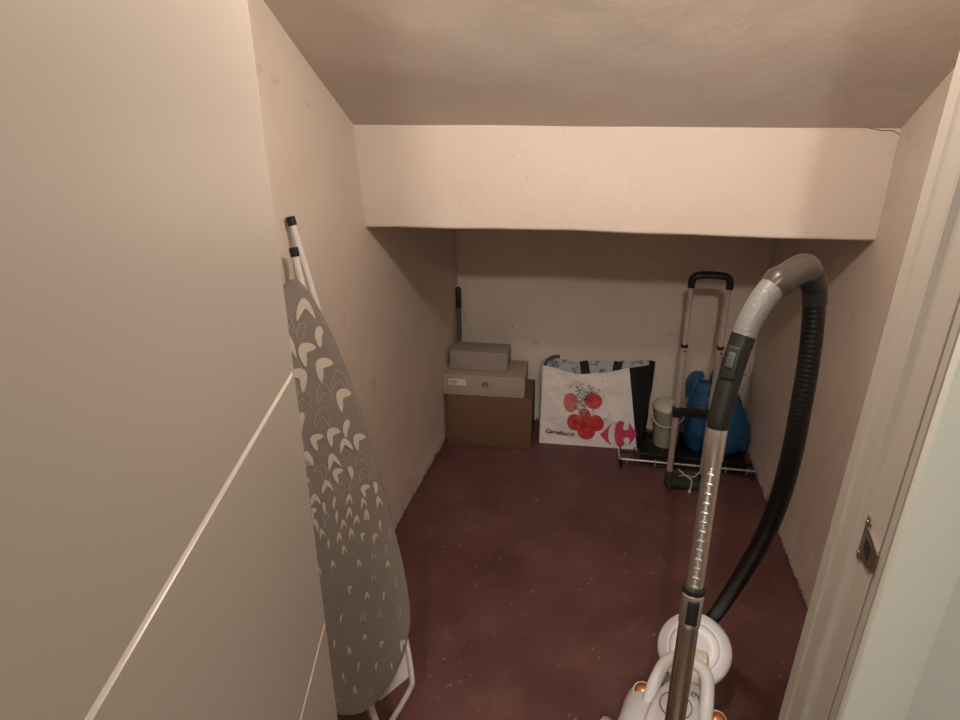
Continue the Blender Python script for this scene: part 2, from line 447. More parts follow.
def outline(bm, pts, w, d):
    n = len(pts); vo = []; vi = []
    for i in range(n):
        p = V((*pts[i], 0)); a = V((*pts[i-1], 0)); b = V((*pts[(i+1) % n], 0)); t_ = (b-a)
        if t_.length < 1e-6: t_ = V((1, 0, 0))
        q = V((-t_.y, t_.x, 0)).normalized()*w/2
        vo.append(bm.verts.new(bp((p.y+q.y)/L, p.x+q.x, d))); vi.append(bm.verts.new(bp((p.y-q.y)/L, p.x-q.x, d)))
    for i in range(n): bm.faces.new((vo[i-1], vo[i], vi[i], vi[i-1]))
bmf, bml = bmesh.new(), bmesh.new()
random.seed(11); placed = []
for tries in range(5200):
    t = random.uniform(.03, .985); w = wid(t)
    size = .018+.028*max(0, min(1, (t-.35)/.45))
    if t < .3 and random.random() < .4: size = .026
    s = random.uniform(-w+.004, w-.004); y0 = t*L
    gap = size*(.86 if t > .45 else .86+1.25*min(1, (.45-t)/.15))
    if any((s-a)**2+((y0-b)*.85)**2 < (gap*.5+g*.5)**2 for a, b, g in placed): continue
    kd = random.choices((0, 1, 2), (5, 3, 1 if t > .45 else 4))[0]; ol = random.random() < .30
    g = random.uniform(-.22, .12); h = size*random.uniform(.95, 1.2); w_ = size*(.95 if t > .5 else .62)
    cg, sg = cos(g), sin(g); sgn = 1 if random.random() < .8 else -1
    pts = [(s+sgn*x*cg-y_*sg, y0+sgn*x*sg+y_*cg) for x, y_ in leafshape(kd, w_, h)]
    if not all(.012*L < q[1] < L*.985 and abs(q[0]) < wid(q[1]/L)-.0085 for q in pts): continue
    placed.append((s, y0, gap))
    if ol: outline(bml, pts, .0012, .0142)
    else: bmf.faces.new([bmf.verts.new(bp(q[1]/L, q[0], .0140)) for q in pts])
bmesh.ops.triangulate(bmf, faces=bmf.faces)
o = finish(bmf, 'leaf_print', M_LEAF, root, board, smooth=False); o['kind'] = 'stuff'
o = finish(bml, 'leaf_outline', M_LINE, root, board, smooth=False); o['kind'] = 'stuff'
# legs with black feet
leg_paths = [((-.440, 1.532, 1.278), (-.312, 1.438, .743), (-.262, 1.330, .30)), ((-.425, 1.474, 1.218), (-.345, 1.40, .742), (-.335, 1.310, .30))]
for a, b, c_ in leg_paths:
    a, b, c_ = V(a), V(b), V(c_); d = (b-a).normalized()
    bm = bmesh.new(); tube(bm, [a, a+(b-a)*.5, a+(b-a)*.96]+catmull([b, b.lerp(c_, .3), c_], 4), .0085, 16); lg = finish(bm, 'leg', M_WTUBE, root)
    bm = bmesh.new(); tube(bm, [a-d*.006, a-d*.005, a+d*.014, a+d*.015], [.0095, .0106, .0106, .0098], 18)
    finish(bm, 'foot_cap', M_BLACKP, root, lg)
bm = bmesh.new()
tube(bm, catmull([(-.243, 1.312, .473), (-.215, 1.262, .40), (-.190, 1.222, .32), (-.173, 1.18, .225), (-.180, 1.168, .190), (-.225, 1.132, .125), (-.275, 1.118, .030), (-.33, 1.13, .010), (-.375, 1.17, .012), (-.385, 1.24, .10), (-.36, 1.28, .3), (-.300, 1.30, .474)], 6), .0068, 12)
o = finish(bm, 'iron_rest', M_WTUBE, root)
bm = bmesh.new()
poly(bm, [(-.300, 1.155, .20), (-.250, 1.150, .178), (-.180, 1.178, .225), (-.192, 1.220, .315), (-.235, 1.232, .34), (-.30, 1.21, .30)], (-.004, .008, 0))
finish(bm, 'rest_plate', M_WTUBE, root, o, smooth=False)
bm = bmesh.new()
tube(bm, [(-.285, 1.16, .26), (-.273, 1.142, .165), (-.255, 1.124, .10), (-.25, 1.12, .008)], .011, 4)
finish(bm, 'rest_bracket', M_WTUBE, root, o, smooth=False)

# ------------------------------------------------------------------ boxes in the back-left corner
ebx = V((.989, -.145, 0)).normalized()
def carton(name, label, p, w, d, h, ang, m, z0, bev=.003):
    r = thing(name, label, 'box', (p[0], p[1], z0))
    a = V((cos(ang), -sin(ang), 0)); b = V((sin(ang), cos(ang), 0))
    return r, V((p[0], p[1], z0)), a, b
r, p, a, b = carton('cardboard_box', 'large dark brown cardboard box on the floor under two flatter boxes', (-.160, 2.722), .395, .28, .255, radians(8.3), M_BROWN, 0)
bm = bmesh.new(); bx(bm, p+a*.200+b*.115+V((0, 0, .1275)), (.400, .230, .255), rotM(a, b), .004); finish(bm, 'carton', M_BROWN, r)
bm = bmesh.new(); bx(bm, p+a*.200+b*.115+V((0, 0, .2553)), (.06, .226, .0008), rotM(a, b)); tp = finish(bm, 'packing_tape', mat('brown_tape', (.25, .15, .08), .3), r); 
r, p, a, b = carton('flat_box', 'flat wide box with white label and petal logo lying on the brown box', (-.172, 2.724), .375, .2, .1, radians(8.3), M_GBOX, .256)
bm = bmesh.new(); bx(bm, p+a*.188+b*.105+V((0, 0, .029)), (.368, .203, .058), rotM(a, b), .002); base = finish(bm, 'carton', M_GBOX, r)
bm = bmesh.new(); bx(bm, p+a*.188+b*.105+V((0, 0, .053)), (.376, .210, .100), rotM(a, b), .002); lid = finish(bm, 'lid', M_GBOX, r)
q = p-b*.0012
bm = bmesh.new(); poly(bm, [q+a*.026+V((0, 0, .082)), q+a*.026+V((0, 0, .052)), q+a*.108+V((0, 0, .052)), q+a*.108+V((0, 0, .082))], b*.001)
lb = finish(bm, 'paper_label', M_LABEL, r, lid, smooth=False)
bm = bmesh.new(); random.seed(5)
for i in range(10):
    x = .030+.0045*i; bx(bm, q+a*x-b*.0004+V((0, 0, .070)), (random.choice((.001, .002, .003)), .0006, .012), rotM(a, b))
for zz in (.058, .062): bx(bm, q+a*.048-b*.0004+V((0, 0, zz-.002)), (.034, .0006, .0016), rotM(a, b))
bx(bm, q+a*.092-b*.0004+V((0, 0, .066)), (.004, .0006, .004), rotM(a, b))
finish(bm, 'barcode', mat('faint_ink', (.28, .26, .25), .7), r, lb, smooth=False)
bm = bmesh.new()
for k in range(8):      # fan of eight petals
    ang = radians(198-36*k*.857*.9); ang = radians(200-220*k/7)
    c = q+a*.196-b*.0004+V((0, 0, .056)); dx, dz = cos(ang), sin(ang)
    ln = .017 if k in (2, 3, 4, 5) else .014
    pts = []
    for j in range(10):
        th = 2*pi*j/10; u = .0035+ln*(.5-.5*cos(th)); w = .0030*sin(th)*(u/.012)**.5
        pts.append(c+a*(dx*u-dz*w)+V((0, 0, dz*u*.95+dx*w+.002)))
    poly(bm, pts, b*.0006)
bx(bm, q+a*.196-b*.0002+V((0, 0, .0485)), (.026, .0006, .003), rotM(a, b))
finish(bm, 'petal_logo', mat('logo_grey', (.16, .155, .15), .6), r, lid, smooth=False)
r, p, a, b = carton('shoe_box', 'small taupe cardboard box on top of the stack in the back left corner', (-.140, 2.775), .26, .14, .095, radians(9.5), M_GBOX2, .3595)
bm = bmesh.new(); bx(bm, p+a*.134+b*.062+V((0, 0, .034)), (.262, .116, .068), rotM(a, b), .002); finish(bm, 'carton', M_GBOX2, r)
bm = bmesh.new(); bx(bm, p+a*.134+b*.062+V((0, 0, .0495)), (.268, .122, .091), rotM(a, b), .002); finish(bm, 'lid', M_GBOX2, r)
# poles behind the boxes
r = thing('broom', 'dark pole with a brown grip leaning in the back left corner behind the boxes', 'broom', (-.102, 2.975, 0))
bm = bmesh.new(); tube(bm, [(-.098, 2.965, .05), (-.100, 2.975, .60)], .011, 12); finish(bm, 'pole', M_STICK, r)
bm = bmesh.new(); tube(bm, [(-.100, 2.975, .595), (-.1, 2.975, .60), (-.101, 2.977, .69), (-.101, 2.977, .697)], [.011, .013, .013, .009], 14); finish(bm, 'grip', M_STICKB, r)
bm = bmesh.new(); bx(bm, (-.03, 2.945, .030), (.11, .035, .06), rotM(ebx, (0, 1, 0)), .004); finish(bm, 'broom_head', M_BLACKP, r)
r = thing('thin_rod', 'thin white rod leaning to the left against the back wall behind the boxes', 'rod', (.07, 2.965, 0))
bm = bmesh.new(); tube(bm, [(.072, 2.958, .0), (-.086, 2.983, .62)], .0035, 8); finish(bm, 'rod', M_WTUBE, r)

# ------------------------------------------------------------------ the white shopping bag
r = thing('shopping_bag', 'white woven shopping bag printed with red tomatoes, black handles, standing against the back wall', 'bag', (.50, 2.72, 0))
FB0, FB1 = V((.279, 2.716, .002)), V((.730, 2.644, .002)); FT0, FT1 = V((.288, 2.720, .400)), V((.668, 2.668, .408))
BB0, BB1 = V((.300, 2.830, .002)), V((.775, 2.745, .002)); BT0, BT1 = V((.302, 2.815, .400)), V((.775, 2.738, .415))
fn_ = V((-.158, -.987, 0))
def front(u, v):
    p = (FB0.lerp(FB1, u)).lerp(FT0.lerp(FT1, u), v)
    p = p+V((0, 0, -.034*sin(pi*min(1, max(0, (u+.0))))**1.2*v**3))
    e = min(1, 8*u, 8*(1-u), 10*v)
    return p+fn_*(.010*sin(pi*u)*sin(pi*min(v, .8))+.012*e*noise.noise(V((u*4, v*4, 1)))+.0045*e*noise.noise(V((u*13, v*11, 4))))
def backp(u, v):
    p = (BB0.lerp(BB1, u)).lerp(BT0.lerp(BT1, u), v)
    return p+V((0, 0, -.010*sin(pi*u)*v**3))+fn_*(.004*noise.noise(V((u*5, v*5, 9))))
bm = bmesh.new(); sheet(bm, front, 44, 36, th=-fn_*.0016); fp = finish(bm, 'front_panel', M_BAGW, r)
bm = bmesh.new(); sheet(bm, backp, 30, 24, th=-fn_*.0016); finish(bm, 'back_panel', M_BAGP, r)
def gus(side):
    F0, F1, K0, K1 = (FB1, FT1, BB1, BT1) if side > 0 else (FB0, FT0, BB0, BT0)
    def g(u, v):
        a = front(1 if side > 0 else 0, v); c = backp(1 if side > 0 else 0, v); p = a.lerp(c, u)
        return p+V((side*(.020+.042*v+.004*noise.noise(V((u*3, v*5, side))))*sin(pi*min(1, u*1.0))**.8*(1 if side > 0 else .25), 0, 0))
    return g
bm = bmesh.new(); sheet(bm, gus(1), 16, 24, th=V((-.0016, 0, 0))); o = finish(bm, 'side_panel', M_BAGB, r); o['label'] = 'black right side panel'
bm = bmesh.new(); sheet(bm, gus(-1), 16, 24, th=V((.0016, 0, 0))); finish(bm, 'side_panel', M_BAGW, r)
bm = bmesh.new(); sheet(bm, lambda u, v: front(u, 0).lerp(backp(u, 0), v)+V((0, 0, .003)), 20, 6, th=V((0, 0, .002))); finish(bm, 'bag_base', M_BAGW, r)
# hem
bm = bmesh.new(); sheet(bm, lambda u, v: front(u, .0+v*.022)+fn_*.0012, 44, 2, th=-fn_*.001); finish(bm, 'hem', M_BAGW, r, fp)
# handles
def handle(x0, x1, z0, y, zt):
    def f(u):
        return u
    pts = catmull([(x0, y+.004, z0), (x0+.012, y-.012, z0-.045+.02), (x0+.04, y-.03, z0-.06), ((x0+x1)/2, y-.035, z0-.07), (x1-.04, y-.03, z0-.06), (x1-.012, y-.012, z0-.03), (x1, y+.004, z0)], 6)
    return pts
def strap(bm, pts, w, ax):
    """flat ribbon along pts, width w along ax"""
    pts = [V(p) for p in pts]; ax = V(ax).normalized()
    rings = []
    for i, p in enumerate(pts):
        t_ = (pts[min(i+1, len(pts)-1)]-pts[max(i-1, 0)]).normalized(); n_ = t_.cross(ax).normalized(); a2 = n_.cross(t_).normalized()
        rings.append([p+a2*w/2+n_*.0012, p-a2*w/2+n_*.0012, p-a2*w/2-n_*.0012, p+a2*w/2-n_*.0012])
    loft(bm, rings)
bm = bmesh.new()
for u, k in ((.385, 1), (.700, -.7)):
    top = backp(u, 1)
    strap(bm, catmull([top+V((-.004*k, -.006, -.001)), top+V((.0, -.008, -.022)), top+V((.005*k, -.012, -.044)), top+V((.012*k, -.02, -.075))], 5), .040, (1, -.15, 0))
a_, b_ = backp(.385, 1)+V((.011, -.02, -.073)), backp(.700, 1)+V((-.008, -.02, -.073))
strap(bm, catmull([a_+V((0, 0, 0)), a_+V((.03, -.012, -.045)), (a_+b_)/2+V((0, -.02, -.07)), b_+V((-.03, -.012, -.045)), b_], 6), .03, (0, 1, .2))
finish(bm, 'handle', M_BAGB, r)
bm = bmesh.new()
top = backp(.03, 1); strap(bm, catmull([top+V((-.018, -.05, -.022)), top+V((-.006, -.045, .006)), top+V((.030, -.02, .014)), top+V((.055, -.012, .010))], 6), .016, (0, .6, 1)); finish(bm, 'handle_end', mat('slate_webbing', (.07, .08, .09), .6), r)
# prints: discs following the panel
def onfront(u, v, d=.001): return front(u, v)+fn_*d
def pdisc(bm, cu, cv, ru, rv, n=28, d=.0012, rings=5):
    c = bm.verts.new(onfront(cu, cv, d)); last = None
    for k in range(1, rings+1):
        rr = [bm.verts.new(onfront(cu+ru*k/rings*cos(2*pi*i/n), cv+rv*k/rings*sin(2*pi*i/n), d)) for i in range(n)]
        for i in range(n):
            if last: bm.faces.new((last[i], last[(i+1) % n], rr[(i+1) % n], rr[i]))
            else: bm.faces.new((c, rr[i], rr[(i+1) % n]))
        last = rr
def pxuv(x, y):        # a place on the panel measured from its corners (drawing units)
    v = (y-441-.07*(x-539))/(-1); v = v/74.5
    xl_, xr_ = 539+4*v, 637-8*v
    return (x-xl_)/(xr_-xl_), v
toms = [((585.0, 413.5), 6.6, 7.4, M_TOM), ((571.0, 400.5), 7.6, 9.5, M_TOML), ((593.5, 399.0), 9.2, 8.2, M_TOM), ((596.5, 421.0), 7.6, 8.6, M_TOM), ((575.5, 419.5), 8.2, 8.6, M_TOM), ((586.5, 428.5), 9.0, 9.0, M_TOM)]
for i, ((x, y), rx, ry, m) in enumerate(toms):
    u, v = pxuv(x, y); bm = bmesh.new(); pdisc(bm, u, v, rx/94, ry/76, d=.0022+.0004*i); o = finish(bm, 'tomato_print', m, r, fp)
bm = bmesh.new(); random.seed(8)
def fleck(bm, x, y, l, w, ang, d=.0042):
    p = [(x+l*cos(ang), y+l*sin(ang)), (x-w*sin(ang), y+w*cos(ang)), (x-l*cos(ang), y-l*sin(ang)), (x+w*sin(ang), y-w*cos(ang))]
    bm.faces.new([bm.verts.new(onfront(*pxuv(*q), d)) for q in p])
for i in range(190):
    if i < 120: x, y = random.gauss(583, 4.5), random.gauss(405, 7)
    else: x, y = random.gauss(585, 8), random.gauss(389, 5)
    if y < 376: y = 384
    fleck(bm, x, y, random.uniform(.5, 2.2), random.uniform(.2, .5), random.uniform(0, pi))
for x, y in ((606, 399), (607, 403), (609, 412), (606, 418), (610, 424), (605, 409)): fleck(bm, x, y, .9, .35, .4)
fleck(bm, 594, 390, 4, .4, .9); fleck(bm, 590, 386.5, 3.5, .4, .2)
finish(bm, 'stalk_print', mat('stalk_ink', (.06, .065, .05), .6), r, fp, smooth=False, kind='stuff')
bm = bmesh.new()
for i in range(46):
    x, y = random.gauss(581, 4.5), random.gauss(406, 6); fleck(bm, x, y, random.uniform(.4, 1.3), random.uniform(.3, .6), random.uniform(0, pi), .0046)
finish(bm, 'highlight_print', mat('pale_ink', (.55, .55, .55), .5), r, fp, smooth=False, kind='stuff')
# the shop emblem: left arrow head and the bigger right piece with the letter C cut out of it
def fill2(bm, pts, d=.0040):
    n = len(pts); vs = [bm.verts.new((x, y, 0)) for x, y in pts]
    es = [bm.edges.new((vs[i], vs[(i+1) % n])) for i in range(n)]
    bmesh.ops.triangle_fill(bm, edges=es, use_beauty=True)
    for v in vs:
        u, w = pxuv(v.co.x, v.co.y); v.co = onfront(u, w, d)
bm = bmesh.new()
fill2(bm, [(600.2, 432.4), (606, 427.6), (611.8, 420.8), (609.2, 427), (608.3, 432.5), (609.0, 438), (611.8, 443.5), (605.5, 438.5)])
finish(bm, 'emblem', M_PINK, r, fp, smooth=False)
bm = bmesh.new()
C_ = []
for k in range(11):      # upper left lobe
    a = radians(20+ (250-20)*k/10); C_.append((620.5+3.6*cos(a)*.95, 423.2-4.4*sin(a)))
C_ = [(623.9, 421.2), (622.6, 419.6), (620.6, 418.9), (618.2, 419.6), (616.0, 422.2), (614.9, 426.5), (614.7, 432), (615.1, 437.5), (616.4, 441.6), (618.8, 444.2), (621.2, 444.6), (623.2, 443.6), (624.6, 441.6), (624.2, 439.6),
      (623.2, 437.8), (623.6, 436.0), (625.4, 434.8), (627.6, 435.0), (629.2, 436.6), (629.6, 438.8), (628.8, 441.2), (629.6, 442.9), (632.6, 438.6), (636.2, 434.2), (636.0, 431.0), (632.6, 427.0), (628.0, 420.6), (628.6, 423.6), (629.0, 426.0), (628.0, 428.0), (625.8, 428.8), (623.6, 427.8), (622.8, 425.8), (623.4, 423.6)]
fill2(bm, C_)
finish(bm, 'emblem', M_PINK, r, fp, smooth=False)
u, v = pxuv(545.0, 430.2); p0 = onfront(u, v, .004); u, v = pxuv(571, 434.0); p1 = onfront(u, v, .004)
text('Carrefour.fr', .0275, p0, p1-p0, (0, 0, 1), M_INK, r, fp, 'web_address', shear=.25, offset=.0007)

# ------------------------------------------------------------------ bucket
bc = V((.872, 2.690, 0))
r = thing('lidded_bucket', 'small grey plastic bucket with cream lid and wire handle between the white bag and trolley', 'bucket', bc+V((0, 0, .010)))
bm = bmesh.new(); lathe(bm, [(.054, .010), (.057, .013), (.067, .19), (.069, .195), (.069, .20), (.064, .20)], bc, 36); pail = finish(bm, 'pail', M_BUCKET, r)
bm = bmesh.new(); lathe(bm, [(.070, .197), (.073, .200), (.073, .210), (.068, .220), (.050, .230), (.030, .2335), (.010, .234), (0, .234)], bc, 36); lid = finish(bm, 'lid', M_CREAM, r)
bm = bmesh.new(); bx(bm, bc+V((.012, -.015, .2395)), (.040, .022, .016), None, .006, 3); finish(bm, 'lid_knob', M_CREAM, r, lid)
bm = bmesh.new()
hp = [(-.072, .01, .165), (-.074, -.020, .152), (-.060, -.060, .138), (-.02, -.088, .140), (.03, -.085, .165), (.06, -.055, .19), (.073, 0, .185)]
tube(bm, catmull([bc+V(q) for q in hp], 6), .0035, 10); finish(bm, 'handle', M_CREAM, r)

# ------------------------------------------------------------------ blue plastic bag and white bag behind
def sack(bm, cx, cy, z0, prof, yaw, n=56, nz=26, amp=.012, seed=0, depth_k=1.):
    """prof: (z, half width, half depth, x shift)"""
    a = V((cos(yaw), -sin(yaw), 0)); b = V((sin(yaw), cos(yaw), 0)); rings = []
    zs = [prof[0][0]+(prof[-1][0]-prof[0][0])*i/nz for i in range(nz+1)]
    for z in zs:
        for p, q in zip(prof, prof[1:]):
            if z <= q[0]+1e-9: break
        k = (z-p[0])/(q[0]-p[0]); k = k*k*(3-2*k); w, d, s = [p[j]+(q[j]-p[j])*k for j in (1, 2, 3)]
        ring = []
        for i in range(n):
            th = 2*pi*i/n; cw, sw = cos(th), sin(th)
            ex_ = abs(cw)**.8*(1 if cw > 0 else -1); ey_ = abs(sw)**.8*(1 if sw > 0 else -1)
            fold = 1+amp*6*noise.noise(V((cw*2.4+seed, sw*2.4, z*3)))+amp*3*abs(noise.noise(V((cw*6, sw*6+seed, z*2.5))))
            ring.append(V((cx, cy, z0+z+amp*.8*noise.noise(V((cw*3, sw*3, z*9+seed))))) + a*(s+w*ex_*fold)+b*(d*ey_*fold))
        rings.append(ring)
    loft(bm, rings)
r = thing('blue_plastic_bag', 'crumpled blue plastic bag with tied ears slumped in the back right corner', 'bag', (1.07, 2.63, .010))
bm = bmesh.new()
sack(bm, 1.075, 2.625, .012, [(0, .098, .045, .004), (.03, .132, .066, .006), (.10, .142, .075, .004), (.18, .128, .070, -.010), (.25, .112, .055, -.024), (.30, .098, .038, -.034), (.335, .080, .022, -.044)], radians(10.5), seed=3.1, amp=.016)
body = finish(bm, 'bag_body', M_BLUE, r)
for pts, ws in ((((.965, 2.668, .27), (.958, 2.668, .325), (.972, 2.666, .362), (1.000, 2.66, .378)), (.060, .058, .046, .018)),
                (((1.06, 2.640, .30), (1.045, 2.642, .345), (1.045, 2.640, .385), (1.065, 2.634, .412)), (.045, .040, .032, .012)),
                (((1.13, 2.635, .27), (1.12, 2.635, .325), (1.10, 2.635, .372), (1.082, 2.632, .402)), (.040, .040, .030, .012))):
    P_ = catmull(pts, 6); n_ = len(P_); R_ = []
    for i in range(n_):
        x = i/(n_-1)*(len(ws)-1); k = min(int(x), len(ws)-2); R_.append(ws[k]+(ws[k+1]-ws[k])*(x-k))
    bm = bmesh.new(); tube(bm, P_, R_, prof=[(.38*cos(2*pi*k/20)*(1+.25*sin(k*2.1)), sin(2*pi*k/20)*(1+.12*sin(k*1.7))) for k in range(20)])
    finish(bm, 'bag_ear', M_BLUE, r)
r = thing('white_plastic_bag', 'crumpled off-white plastic bag squeezed behind the blue bag in the right corner', 'bag', (1.165, 2.71, 0))
bm = bmesh.new()
sack(bm, 1.178, 2.735, .001, [(0, .040, .02, 0), (.05, .055, .026, 0), (.2, .060, .030, 0), (.31, .058, .032, 0), (.36, .062, .030, .0), (.395, .050, .022, .004), (.425, .026, .010, -.010)], radians(11), seed=8.3, amp=.020)
finish(bm, 'bag_body', M_WBAG, r)
bm = bmesh.new(); tube(bm, catmull([(1.10, 2.70, .30), (1.03, 2.69, .325), (1.0, 2.68, .31), (.99, 2.675, .295)], 5), .018, prof=[(.5*cos(2*pi*k/12), sin(2*pi*k/12)) for k in range(12)]); finish(bm, 'bag_ear', M_WBAG, r)

# black tray on which they stand
r = thing('floor_tray', 'flat black tray on the floor under the bucket and blue bag', 'tray', (.97, 2.62, 0))
ta, tb = V((.983, -.183, 0)), V((.183, .983, 0))
bm = bmesh.new(); c = V((.965, 2.610, .005)); bx(bm, c, (.46, .27, .008), rotM(ta, tb), .002); base = finish(bm, 'tray_base', M_BLACKP, r)
bm = bmesh.new()
for s in (-1, 1): bx(bm, c+tb*(s*.132)+V((0, 0, .009)), (.46, .006, .018), rotM(ta, tb), .001)
for s in (-1, 1): bx(bm, c+ta*(s*.228)+V((0, 0, .009)), (.006, .27, .018), rotM(ta, tb), .001)
finish(bm, 'rim', M_BLACKP, r)

# ------------------------------------------------------------------ wire rack lying along the back
r = thing('wire_rack', 'low black wire rack with a chrome front rail lying on the floor behind the trolley', 'rack', (.9, 2.44, 0))
RA, RB = V((.612, 2.495, .045)), V((1.178, 2.380, .045)); dr = (RB-RA).normalized(); db = V((-dr.y, dr.x, 0))
bm = bmesh.new(); tube(bm, catmull([RA+V((-.002, .012, .045)), RA+V((-.001, .006, .030)), RA+V((.001, .001, .012)), RA+V((.012, -.002, .0)), RA+dr*.10, RA+dr*.3, RB-dr*.01, RB], 5), .0050, 10); finish(bm, 'front_rail', M_ALU, r)
bm = bmesh.new()
tube(bm, [RA+db*.105-V((.0, 0, .022)), RB+db*.09-V((0, 0, .022))], .005, 8)
tube(bm, [RA+db*.02-V((0, 0, .03)), RB+db*.02-V((0, 0, .03))], .005, 8)
finish(bm, 'rear_rail', M_RACK, r)
for i in range(9):
    s = .005+.065*i
    if s > .53: s = .535
    bm = bmesh.new(); q = RA+dr*s
    tube(bm, catmull([q+V((0, -.002, .006)), q+db*.004+V((0, 0, -.012)), q+db*.03+V((0, 0, -.022)), q+db*.075+V((0, 0, -.020)), q+db*.095+V((0, 0, .012 if s < .3 else -.014))], 5), .0032, 8)
    finish(bm, 'cross_wire', M_RACK if i not in (0, 4) else M_RACK, r)
for u in (.02, .98):
    bm = bmesh.new(); q = RA.lerp(RB, u)
    tube(bm, [q+V((0, 0, -.002)), V((q.x, q.y, .003)), V((q.x, q.y, 0))], [.005, .007, .007], 10); finish(bm, 'foot', M_BLACKP, r)
for u in (.06, .27, .78, .93):
    bm = bmesh.new(); q = RA.lerp(RB, u); tube(bm, [q+V((0, -.005, .012)), q+V((.001, -.006, 0)), q+V((-.002, -.005, -.018))], .0016, 6)
    finish(bm, 'wire_tie', M_CORD, r)

# ------------------------------------------------------------------ luggage trolley
tc = V((.858, 2.335, 0))
r = thing('luggage_trolley', 'folding luggage trolley with twin chrome rails and black loop handle, upright by the back wall', 'trolley', tc)
tx = V((.981, -.192, 0)); ty = V((.192, .981, 0))
def rail(s, x0, x1, z0, zm, z1):
    b0 = tc+tx*s*x0+V((0, 0, z0)); m_ = tc+tx*s*((x0+x1)/2)+V((0, 0, zm)); t_ = tc+tx*s*x1+V((0, 0, z1)); return b0, m_, t_
for s in (-1, 1):
    b0, m_, t_ = rail(s, .066, .067, .055, .636, .882)
    bm = bmesh.new(); tube(bm, [b0, m_], .0128, 16); lo = finish(bm, 'rail', M_ALU, r)
    bm = bmesh.new(); tube(bm, [m_-V((0, 0, .03)), t_], .0092, 14); finish(bm, 'inner_rail', M_ALU, r)
    bm = bmesh.new(); tube(bm, [m_-V((0, 0, .006)), m_-V((0, 0, .004)), m_+V((0, 0, .004)), m_+V((0, 0, .006))], [.0130, .0142, .0142, .0120], 16); lathe(bm, [(.004, 0), (.004, .002), (0, .0025)], m_+V((0, -.0122, -.018)), 10, rotM((1, 0, 0), (0, 0, 1))); finish(bm, 'collar', M_BLACKP, r, lo)
    bm = bmesh.new(); bx(bm, b0+V((0, -.002, -.004)), (.026, .026, .050), rotM(tx, ty), .005); finish(bm, 'rail_foot', M_TAUPE if s < 0 else M_BLACKP, r)
pr = [(cos(2*pi*k/20)*1.0, sin(2*pi*k/20)*1.25) for k in range(20)]
hpts = [(-.068, .870), (-.068, .890), (-.064, .905), (-.050, .916), (-.025, .919), (0, .920), (.025, .919), (.050, .916), (.064, .905), (.068, .890), (.068, .870)]
bm = bmesh.new(); tube(bm, catmull([tc+tx*x+V((0, 0, z)) for x, z in hpts], 4), .0135, prof=pr); finish(bm, 'loop_handle', M_BLACKP, r)
bm = bmesh.new(); bx(bm, tc+V((0, 0, .352))-ty*.002, (.115, .024, .034), rotM(tx, ty), .005)
for s in (-1, 1): bx(bm, tc+tx*s*.066+V((0, 0, .352)), (.034, .034, .046), rotM(tx, ty), .006)
finish(bm, 'clamp_bar', M_BLACKP, r)
bm = bmesh.new(); c = tc+tx*.010+V((0, 0, .034)); bx(bm, c-ty*.006, (.175, .075, .028), rotM(tx, ty), .006)
for k in range(7): bx(bm, c-ty*.045+tx*(-.072+.024*k), (.004, .004, .024), rotM(tx, ty), .001)
finish(bm, 'base_plate', M_GREEN, r)
for s in (-1, 1):
    bm = bmesh.new(); lathe(bm, [(.004, -.008), (.019, -.008), (.021, -.005), (.021, .005), (.019, .008), (.004, .008)], tc+tx*(s*.078+.006)+ty*.005+V((0, 0, .021)), 24, rotM((0, 0, 1), ty))
    finish(bm, 'wheel', M_BLACKP, r)
for s in (-1, 1):
    bm = bmesh.new(); lathe(bm, [(.007, .001), (.009, .004), (.009, .018), (.004, .024)], tc+tx*(s*.070+.010)-ty*.036, 14); finish(bm, 'stub_foot', M_TAUPE, r)
bm = bmesh.new()
q = tc+tx*.018-ty*.052
tube(bm, catmull([q+V((-.05, .03, .105)), q+V((-.02, .01, .082)), q+V((.0, .0, .070)), q+V((.002, 0, .04)), q+V((-.002, 0, .018))], 5), .0028, 8)
tube(bm, catmull([q+V((.04, .03, .088)), q+V((.01, .008, .078)), q+V((-.02, .004, .090)), q+V((-.05, .012, .083))], 5), .0022, 8)
lathe(bm, [(.002, .006), (.0065, .010), (.0065, .018), (.003, .022)], q+V((-.002, 0, 0)), 12)
finish(bm, 'tie_cord', M_CORD, r)

# ------------------------------------------------------------------ vacuum cleaner
vc = V((.481, 1.148, 0))
r = thing('vacuum_cleaner', 'white canister vacuum cleaner with copper buttons, chrome telescopic tube and black hose', 'vacuum cleaner', vc)
vf = V((.470, .883, 0)).normalized(); vr = V((vf.y, -vf.x, 0))
def vp(x, y, z): return vc+vr*x+vf*y+V((0, 0, z))
# body: lofted along its length (y), super-ellipse sections (half width, bottom, top)
secs = [(-.270, .02, .07, .09), (-.262, .07, .045, .13), (-.24, .105, .03, .165), (-.20, .128, .022, .195), (-.14, .138, .02, .21), (-.08, .138, .02, .205), (-.03, .142, .02, .192), (.01, .141, .02, .176), (.035, .128, .022, .160), (.060, .098, .025, .138), (.085, .074, .03, .115), (.11, .060, .035, .105), (.14, .05, .04, .10), (.17, .036, .05, .09), (.18, .01, .06, .08)]
bm = bmesh.new(); rings = []
for y, w, z0, z1 in secs:
    w *= .90
    ring = []
    for k in range(40):
        th = 2*pi*k/40; c, s = cos(th), sin(th); e_ = .62
        x = w*abs(c)**e_*(1 if c > 0 else -1); z = (z0+z1)/2+(z1-z0)/2*abs(s)**e_*(1 if s > 0 else -1)
        ring.append(vp(x, y, z))
    rings.append(ring)
loft(bm, rings); body = finish(bm, 'canister_body', M_WHITEP, r)
